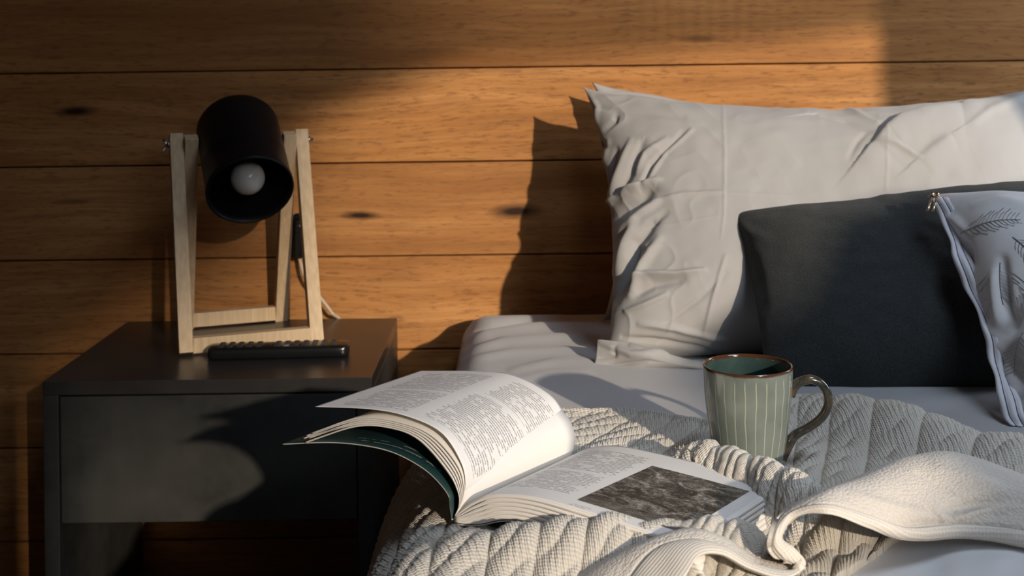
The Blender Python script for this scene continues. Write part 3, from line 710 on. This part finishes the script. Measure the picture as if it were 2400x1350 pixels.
# the turned-over front corner: hem, band, crest, back
K = [ # r0 hem edge, r1 top of band, r2 silhouette / crest, r3 behind
 [(1545,1440,.98),(1430,1420,1.00),(1325,1366,1.055),(1330,1340,1.085)],
 [(1606,1352,1.00),(1525,1295,1.035),(1465,1288,1.070),(1470,1290,1.10)],
 [(1640,1304,1.02),(1615,1264,1.045),(1600,1240,1.075),(1610,1250,1.11)],
 [(1690,1302,1.03),(1692,1278,1.045),(1690,1256,1.070),(1700,1262,1.10)],
 [(1760,1336,1.03),(1770,1322,1.045),(1762,1300,1.070),(1775,1305,1.10)],
 [(1845,1352,1.03),(1848,1340,1.045),(1812,1326,1.075),(1820,1322,1.10)],
 [(1888,1322,1.045),(1866,1324,1.050),(1832,1320,1.075),(1850,1315,1.11)],
 [(1864,1285,1.075),(1832,1306,1.070),(1806,1302,1.080),(1825,1290,1.12)],
 [(1834,1258,1.080),(1812,1264,1.073),(1797,1266,1.085),(1815,1255,1.13)],
 [(1866,1212,1.085),(1846,1204,1.085),(1834,1196,1.105),(1850,1190,1.15)],
 [(1944,1205,1.085),(1934,1180,1.095),(1922,1154,1.135),(1930,1160,1.18)],
 [(2034,1238,1.100),(2040,1206,1.110),(2020,1113,1.185),(2020,1120,1.25)],
 [(2118,1266,1.130),(2132,1236,1.125),(2120,1074,1.215),(2120,1090,1.28)],
 [(2262,1262,1.145),(2255,1228,1.140),(2230,1060,1.225),(2230,1075,1.29)],
 [(2400,1284,1.125),(2400,1244,1.125),(2395,1110,1.205),(2390,1120,1.27)],
 [(2560,1330,1.08),(2560,1290,1.09),(2560,1180,1.16),(2560,1190,1.22)]]
rows = []
for ci, r in enumerate(K):
    ks = .958 if ci >= 10 else .972 if ci >= 7 else 1.0
    q = [at(p[0], p[1], p[2]*ks) for p in r]
    mid = q[1]*.5+q[2]*.5; L_ = np.linalg.norm(q[2]-q[1])
    mid = mid+np.array((0, -.35, .94))*min(.012, L_*.13)
    q[3][2] = min(q[3][2], q[2][2]-.02)
    rows.append([q[0], q[1], mid, q[2], q[3]])
net = np.array(rows)
NU2, NV2 = 560, 150
Pf = crnet(net, NU2, NV2)
lu = np.concatenate([[0], np.cumsum(np.linalg.norm(np.diff(Pf[:, 40], axis=0), axis=1))])
lv = np.concatenate([np.zeros((NU2, 1)), np.cumsum(np.linalg.norm(np.diff(Pf, axis=1), axis=2), 1)], 1)
UVf = np.stack([lu[:, None]*np.ones((1, NV2)), lv], -1)
G = gnormals(Pf); G = np.where(np.sum(G*np.array((0,-.7,.7)), -1, keepdims=True) < 0, -G, G)
vv = np.linspace(0, 4, NV2)[None, :]
Hf = .0028*np.sin(np.clip(vv/1.0, 0, 1)*PI)**.7 - .0016*np.exp(-((vv-1.03)/.05)**2)
px, py = proj(Pf)
inr = np.where(np.linspace(0, 15, NU2)[:, None] > 9.5, 1., 0.)*np.ones_like(px)
Hf = Hf + inr*creases(px, py, [([(2120,1225),(2200,1222),(2215,1222)],5,-.004,0), ([(2170,1190),(2210,1222)],4,-.004,0), ([(2220,1190),(2300,1175),(2420,1165)],14,-.007,0), ([(2240,1215),(2320,1195),(2420,1190)],9,.005,0),
      ([(2150,1110),(2200,1135),(2260,1175)],4,-.0022,0), ([(2200,1095),(2280,1120),(2360,1150)],12,.003,0), ([(2000,1160),(2090,1190),(2200,1210)],14,.003,0)])
Hf += .0012*vnoise(UVf[..., 0]*40, UVf[..., 1]*40, 77)
Pf = Pf+G*Hf[..., None]
ib = int(NV2*.25)+1
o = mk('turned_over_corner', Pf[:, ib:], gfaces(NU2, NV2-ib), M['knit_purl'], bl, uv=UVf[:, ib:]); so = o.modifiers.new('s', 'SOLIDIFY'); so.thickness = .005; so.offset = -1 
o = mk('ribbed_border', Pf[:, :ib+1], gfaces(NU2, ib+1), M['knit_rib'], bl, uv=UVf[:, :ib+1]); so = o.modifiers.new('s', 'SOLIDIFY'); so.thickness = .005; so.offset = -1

# ------------------------------------------------------------------ mug
mc = at(1752, 860, 1.36); mz = .6015
mug = empty('mug', (mc[0], mc[1], mz), 'sage green glazed mug with pale stripes standing in blanket folds', 'mug')
def ml(l): return (mc[0]+l[0], mc[1]+l[1], mz+l[2])
b = MB()
out = [(.0005,.001),(.030,.001),(.033,0),(.0355,.003),(.0375,.012),(.0405,.030),(.0438,.055),(.0462,.080),(.0473,.100),(.0474,.1045),(.0466,.1056)]
b.lathe(cr1(out[2:], 50).tolist(), 96, ml); b.lathe(out[:3], 96, ml)
b.build('body', M['glaze'], mug, smooth=True)
b = MB(); inn = [(.0466,.1056),(.0450,.1045),(.0440,.098),(.0430,.080),(.0405,.055),(.0370,.028),(.032,.012),(.024,.0075),(.0005,.007)]
b.lathe(cr1(inn, 50).tolist(), 96, ml); b.build('inside', M['glaze_in'], mug, smooth=True)
hp = [(1850,925),(1862,905),(1880,893),(1903,889),(1926,901),(1940,926),(1939,955),(1922,982),(1893,1003),(1866,1018),(1852,1034),(1843,1056),(1836,1078)]
b = MB(); b.tube(cr1([at(x, y, 1.352) for x, y in hp], 70), np.interp(np.linspace(0, 1, 70), [0, .1, .3, .7, .85, 1], [.0062, .0050, .0046, .0046, .0055, .0035]), 16, up=(0,1,0), flat=1.35)
b.build('handle', M['glaze_handle'], mug, smooth=True)

# ------------------------------------------------------------------ open book
BN = np.array((-.059, 1.183+CAMY, .6125)); BF = np.array((.056, 1.357+CAMY, .6085))
WD = np.array((.844, -.537, 0))
book = empty('book', (BN+BF)/2-np.array((0,0,.004)), 'open paperback with black and white photograph lying on blanket by the mug', 'book')
SL = np.linalg.norm(BF-BN)
def loft(near, far, side, n=70, m=50, t0=0., t1=1.):
    a, la = arc_resample(near, n); c, lc = arc_resample(far, n)
    tt = np.linspace(t0, t1, m)
    prof = a[:, None, :]*(1-tt)[None, :, None]+c[:, None, :]*tt[None, :, None]
    base = BN[None, None]*(1-tt)[None, :, None]+BF[None, None]*tt[None, :, None]
    P = base+WD*(side*prof[..., 0:1])+UP*prof[..., 1:2]
    s = la[:, None]*(1-tt)[None]+lc[:, None]*tt[None]
    return P, np.stack([s, np.broadcast_to(tt*SL, s.shape)], -1)
def slab(name, Pa, UVa, Pb, mat, parent, mats=None):        # closed thick sheet between two lofts
    n, m = Pa.shape[:2]
    Vt = np.concatenate([Pa.reshape(-1, 3), Pb.reshape(-1, 3)]); uv = np.concatenate([UVa.reshape(-1, 2)]*2)
    top = gfaces(n, m); bot = gfaces(n, m, n*m, flip=True)
    ring = [i*m for i in range(n)]+[(n-1)*m+j for j in range(1, m)]+[i*m+m-1 for i in range(n-2, -1, -1)]+[j for j in range(m-2, 0, -1)]
    side = [[ring[k], ring[k]+n*m, ring[(k+1) % len(ring)]+n*m, ring[(k+1) % len(ring)]] for k in range(len(ring))]
    Fc = top.tolist()+bot.tolist()+side
    fm = [0]*len(top)+[1]*(len(bot)+len(side))
    return mk(name, Vt, Fc, mats or [mat, mat], parent, True, uv=uv, fmat=fm)
def prof(L): return np.array(L, float)
leaf_n = prof([(.0,.001),(-.0085,.018),(-.0130,.034),(-.008,.0535),(.013,.0765),(.050,.0860),(.0964,.0870),(.168,.0795)])
leaf_f = prof([(.0,.001),(-.002,.018),(.001,.034),(.008,.050),(.024,.0665),(.060,.0795),(.100,.0815),(.196,.0705)])
blo_n = prof([(.0,.0),(-.005,.012),(-.004,.024),(.0080,.041),(.0405,.0655),(.075,.0715),(.1177,.066),(.183,.040)])
bup_n = prof([(.0,.0),(-.0085,.016),(-.0120,.030),(-.006,.0500),(.020,.0715),(.055,.0795),(.110,.0775),(.176,.053)])
off = prof([(0,0),(.003,0),(.006,0),(.009,-.003),(.008,-.007),(.008,-.008),(.003,-.006),(.012,-.003)])
blo_f, bup_f = blo_n+off, bup_n+off
cov_n = prof([(.003,-.002),(.0050,.010),(.0080,.022),(.031,.0385),(.066,.0490),(.102,.0510),(.150,.0470),(.213,.0355)])
cov_f = cov_n+off*.6
P, uv = loft(leaf_n, leaf_f, -1); P2, _ = loft(leaf_n+[0, -.0003], leaf_f+[0, -.0003], -1)
slab('page', P, uv, P2, M['page_text_left'], book, [M['page_text_left'], M['page_plain']])
v_, f_, uvs = [], [], []
nb = 5
for k in range(nb):                       # gathered pages of the left half
    a0, a1 = k/nb+.01, (k+1)/nb-.035
    jit = np.zeros((8, 2)); jit[-1, 0] = (.0, .004, -.002, .003, -.003)[k]; jit[-1, 1] = (0, .0012, 0, -.001, 0)[k]
    tn, tf = blo_n*(1-a1)+bup_n*a1+jit, blo_f*(1-a1)+bup_f*a1+jit
    ln_, lf_ = blo_n*(1-a0)+bup_n*a0+jit, blo_f*(1-a0)+bup_f*a0+jit
    A, uva = loft(tn, tf, -1, 60, 12); B_, _ = loft(ln_, lf_, -1, 60, 12)
    n, m = A.shape[:2]; o0 = sum(len(q) for q in v_)
    v_.append(np.concatenate([A.reshape(-1, 3), B_.reshape(-1, 3)])); uvs.append(np.concatenate([uva.reshape(-1, 2)]*2))
    ring = [i*m for i in range(n)]+[(n-1)*m+j for j in range(1, m)]+[i*m+m-1 for i in range(n-2, -1, -1)]+[j for j in range(m-2, 0, -1)]
    f_ += (gfaces(n, m, o0).tolist()+gfaces(n, m, o0+n*m, flip=True).tolist()+[[ring[q]+o0, ring[q]+n*m+o0, ring[(q+1) % len(ring)]+n*m+o0, ring[(q+1) % len(ring)]+o0] for q in range(len(ring))])
o = mk('page_block', np.concatenate(v_), f_, M['page_plain'], book, True, uv=np.concatenate(uvs))
P, uv = loft(cov_n, cov_f, -1, 60, 20); P2, _ = loft(cov_n+[0, -.0011], cov_f+[0, -.0011], -1, 60, 20)
slab('cover', P, uv, P2, None, book, [M['cover_inside'], M['cover_outside']])
# right half
rt_n = prof([(.0,.001),(.008,.0085),(.020,.0185),(.042,.0285),(.086,.0340),(.150,.0300),(.236,.0210)])
rt_f = prof([(.0,.001),(.006,.0065),(.016,.0130),(.036,.0205),(.070,.0245),(.140,.0215),(.236,.0150)])
rb_n = prof([(.0,-.004),(.012,-.0035),(.030,.000),(.055,.0085),(.085,.0110),(.140,.0040),(.250,-.002)])
rb_f = prof([(.0,-.004),(.012,-.0035),(.030,-.001),(.055,.0045),(.085,.0060),(.140,.0020),(.250,-.003)])
v_, f_, uvs = [], [], []; nb = 6
for k in range(nb):
    a0, a1 = k/nb+.01, (k+1)/nb-.022
    mixp = lambda lo, hi, a: lo*(1-a)+hi*a
    A, uva = loft(mixp(rb_n, rt_n, a1), mixp(rb_f, rt_f, a1), 1, 60, 12); B_, _ = loft(mixp(rb_n, rt_n, a0), mixp(rb_f, rt_f, a0), 1, 60, 12)
    n, m = A.shape[:2]; o0 = sum(len(q) for q in v_)
    v_.append(np.concatenate([A.reshape(-1, 3), B_.reshape(-1, 3)])); uvs.append(np.concatenate([uva.reshape(-1, 2)]*2))
    ring = [i*m for i in range(n)]+[(n-1)*m+j for j in range(1, m)]+[i*m+m-1 for i in range(n-2, -1, -1)]+[j for j in range(m-2, 0, -1)]
    f_ += (gfaces(n, m, o0).tolist()+gfaces(n, m, o0+n*m, flip=True).tolist()+[[ring[q]+o0, ring[q]+n*m+o0, ring[(q+1) % len(ring)]+n*m+o0, ring[(q+1) % len(ring)]+o0] for q in range(len(ring))])
mk('page_block', np.concatenate(v_), f_, M['page_plain'], book, True, uv=np.concatenate(uvs))
P, uv = loft(rt_n, rt_f, 1); P2, _ = loft(rt_n+[0, -.0003], rt_f+[0, -.0003], 1)
rp = slab('page', P, uv, P2, None, book, [M['page_text_right'], M['page_plain']])
# photograph printed on the right page
L_ = uv[:, :, 0]; i0, i1 = np.searchsorted(L_[:, 0], .128), np.searchsorted(L_[:, 0], .232)
PP, UVp = loft(rt_n+[0, .0002], rt_f+[0, .0002], 1, 140, 100)
i0, i1 = np.searchsorted(UVp[:, 0, 0], .127), np.searchsorted(UVp[:, 0, 0], .231)
j0, j1 = int(100*.10), int(100*.79)
q = PP[i0:i1, j0:j1]; mk('photograph', q, gfaces(*q.shape[:2]), M['photo_print'], rp, uv=UVp[i0:i1, j0:j1])
P, uv = loft(rb_n+[0, -.0006], rb_f+[0, -.0006], 1, 40, 12); P2, _ = loft(rb_n+[0, -.0017], rb_f+[0, -.0017], 1, 40, 12)
slab('cover', P, uv, P2, None, book, [M['cover_inside'], M['cover_outside']])

# ------------------------------------------------------------------ light: low sun and blue sky through the window
sd = np.array((-.43, 1.0, -.30)); sd /= np.linalg.norm(sd)
from mathutils import Vector
L = bpy.data.lights.new('sun', 'SUN'); L.energy = 3.6; L.color = (1.0, .83, .64); L.angle = math.radians(.9)
o = bpy.data.objects.new('sun', L); COL.objects.link(o); o.rotation_euler = Vector(sd).to_track_quat('-Z', 'Y').to_euler(); o.location = (4, -7, 4)
w = bpy.data.worlds.new('sky'); S.world = w; w.use_nodes = True
w.node_tree.nodes['Background'].inputs[0].default_value = (.66, .76, .90, 1); w.node_tree.nodes['Background'].inputs[1].default_value = 11.0
for nm, y0_, y1_, z0_, z1_ in (('portal', WY1, WY0, 1.44, 2.66), ('portal', VY1, VY0, VZ0, VZ1)):
    L = bpy.data.lights.new(nm, 'AREA'); L.shape = 'RECTANGLE'; L.size = z1_-z0_; L.size_y = y1_-y0_; L.cycles.is_portal = True
    o = bpy.data.objects.new(nm, L); COL.objects.link(o); o.location = (WX+.12, (y0_+y1_)/2, (z0_+z1_)/2)
    o.rotation_euler = (0, PI/2, 0)
L = bpy.data.lights.new('portal', 'AREA'); L.shape = 'RECTANGLE'; L.size = KX1-KX0; L.size_y = KY1-KY0; L.cycles.is_portal = True
o = bpy.data.objects.new('portal', L); COL.objects.link(o); o.location = ((KX0+KX1)/2, (KY0+KY1)/2, CEIL+KH)

# ------------------------------------------------------------------ camera
cam = bpy.data.cameras.new('camera'); co_ = bpy.data.objects.new('camera', cam); COL.objects.link(co_)
co_.location = (0, CAMY, CAMZ); co_.rotation_euler = (PI/2, ROLL, 0)
cam.sensor_width = 36; cam.lens = 36*FOC/2400; cam.shift_x = 0; cam.shift_y = -(675-HY)/2400
cam.clip_start = .05
cam.dof.use_dof = True; cam.dof.focus_distance = 1.38; cam.dof.aperture_fstop = 10.0
S.camera = co_
S.view_settings.view_transform = 'Standard'; S.view_settings.look = 'None'; S.view_settings.gamma = 1; S.view_settings.exposure = 0
S.view_settings.use_curve_mapping = False
S.cycles.use_denoising = True; S.cycles.max_bounces = 8; S.cycles.diffuse_bounces = 4
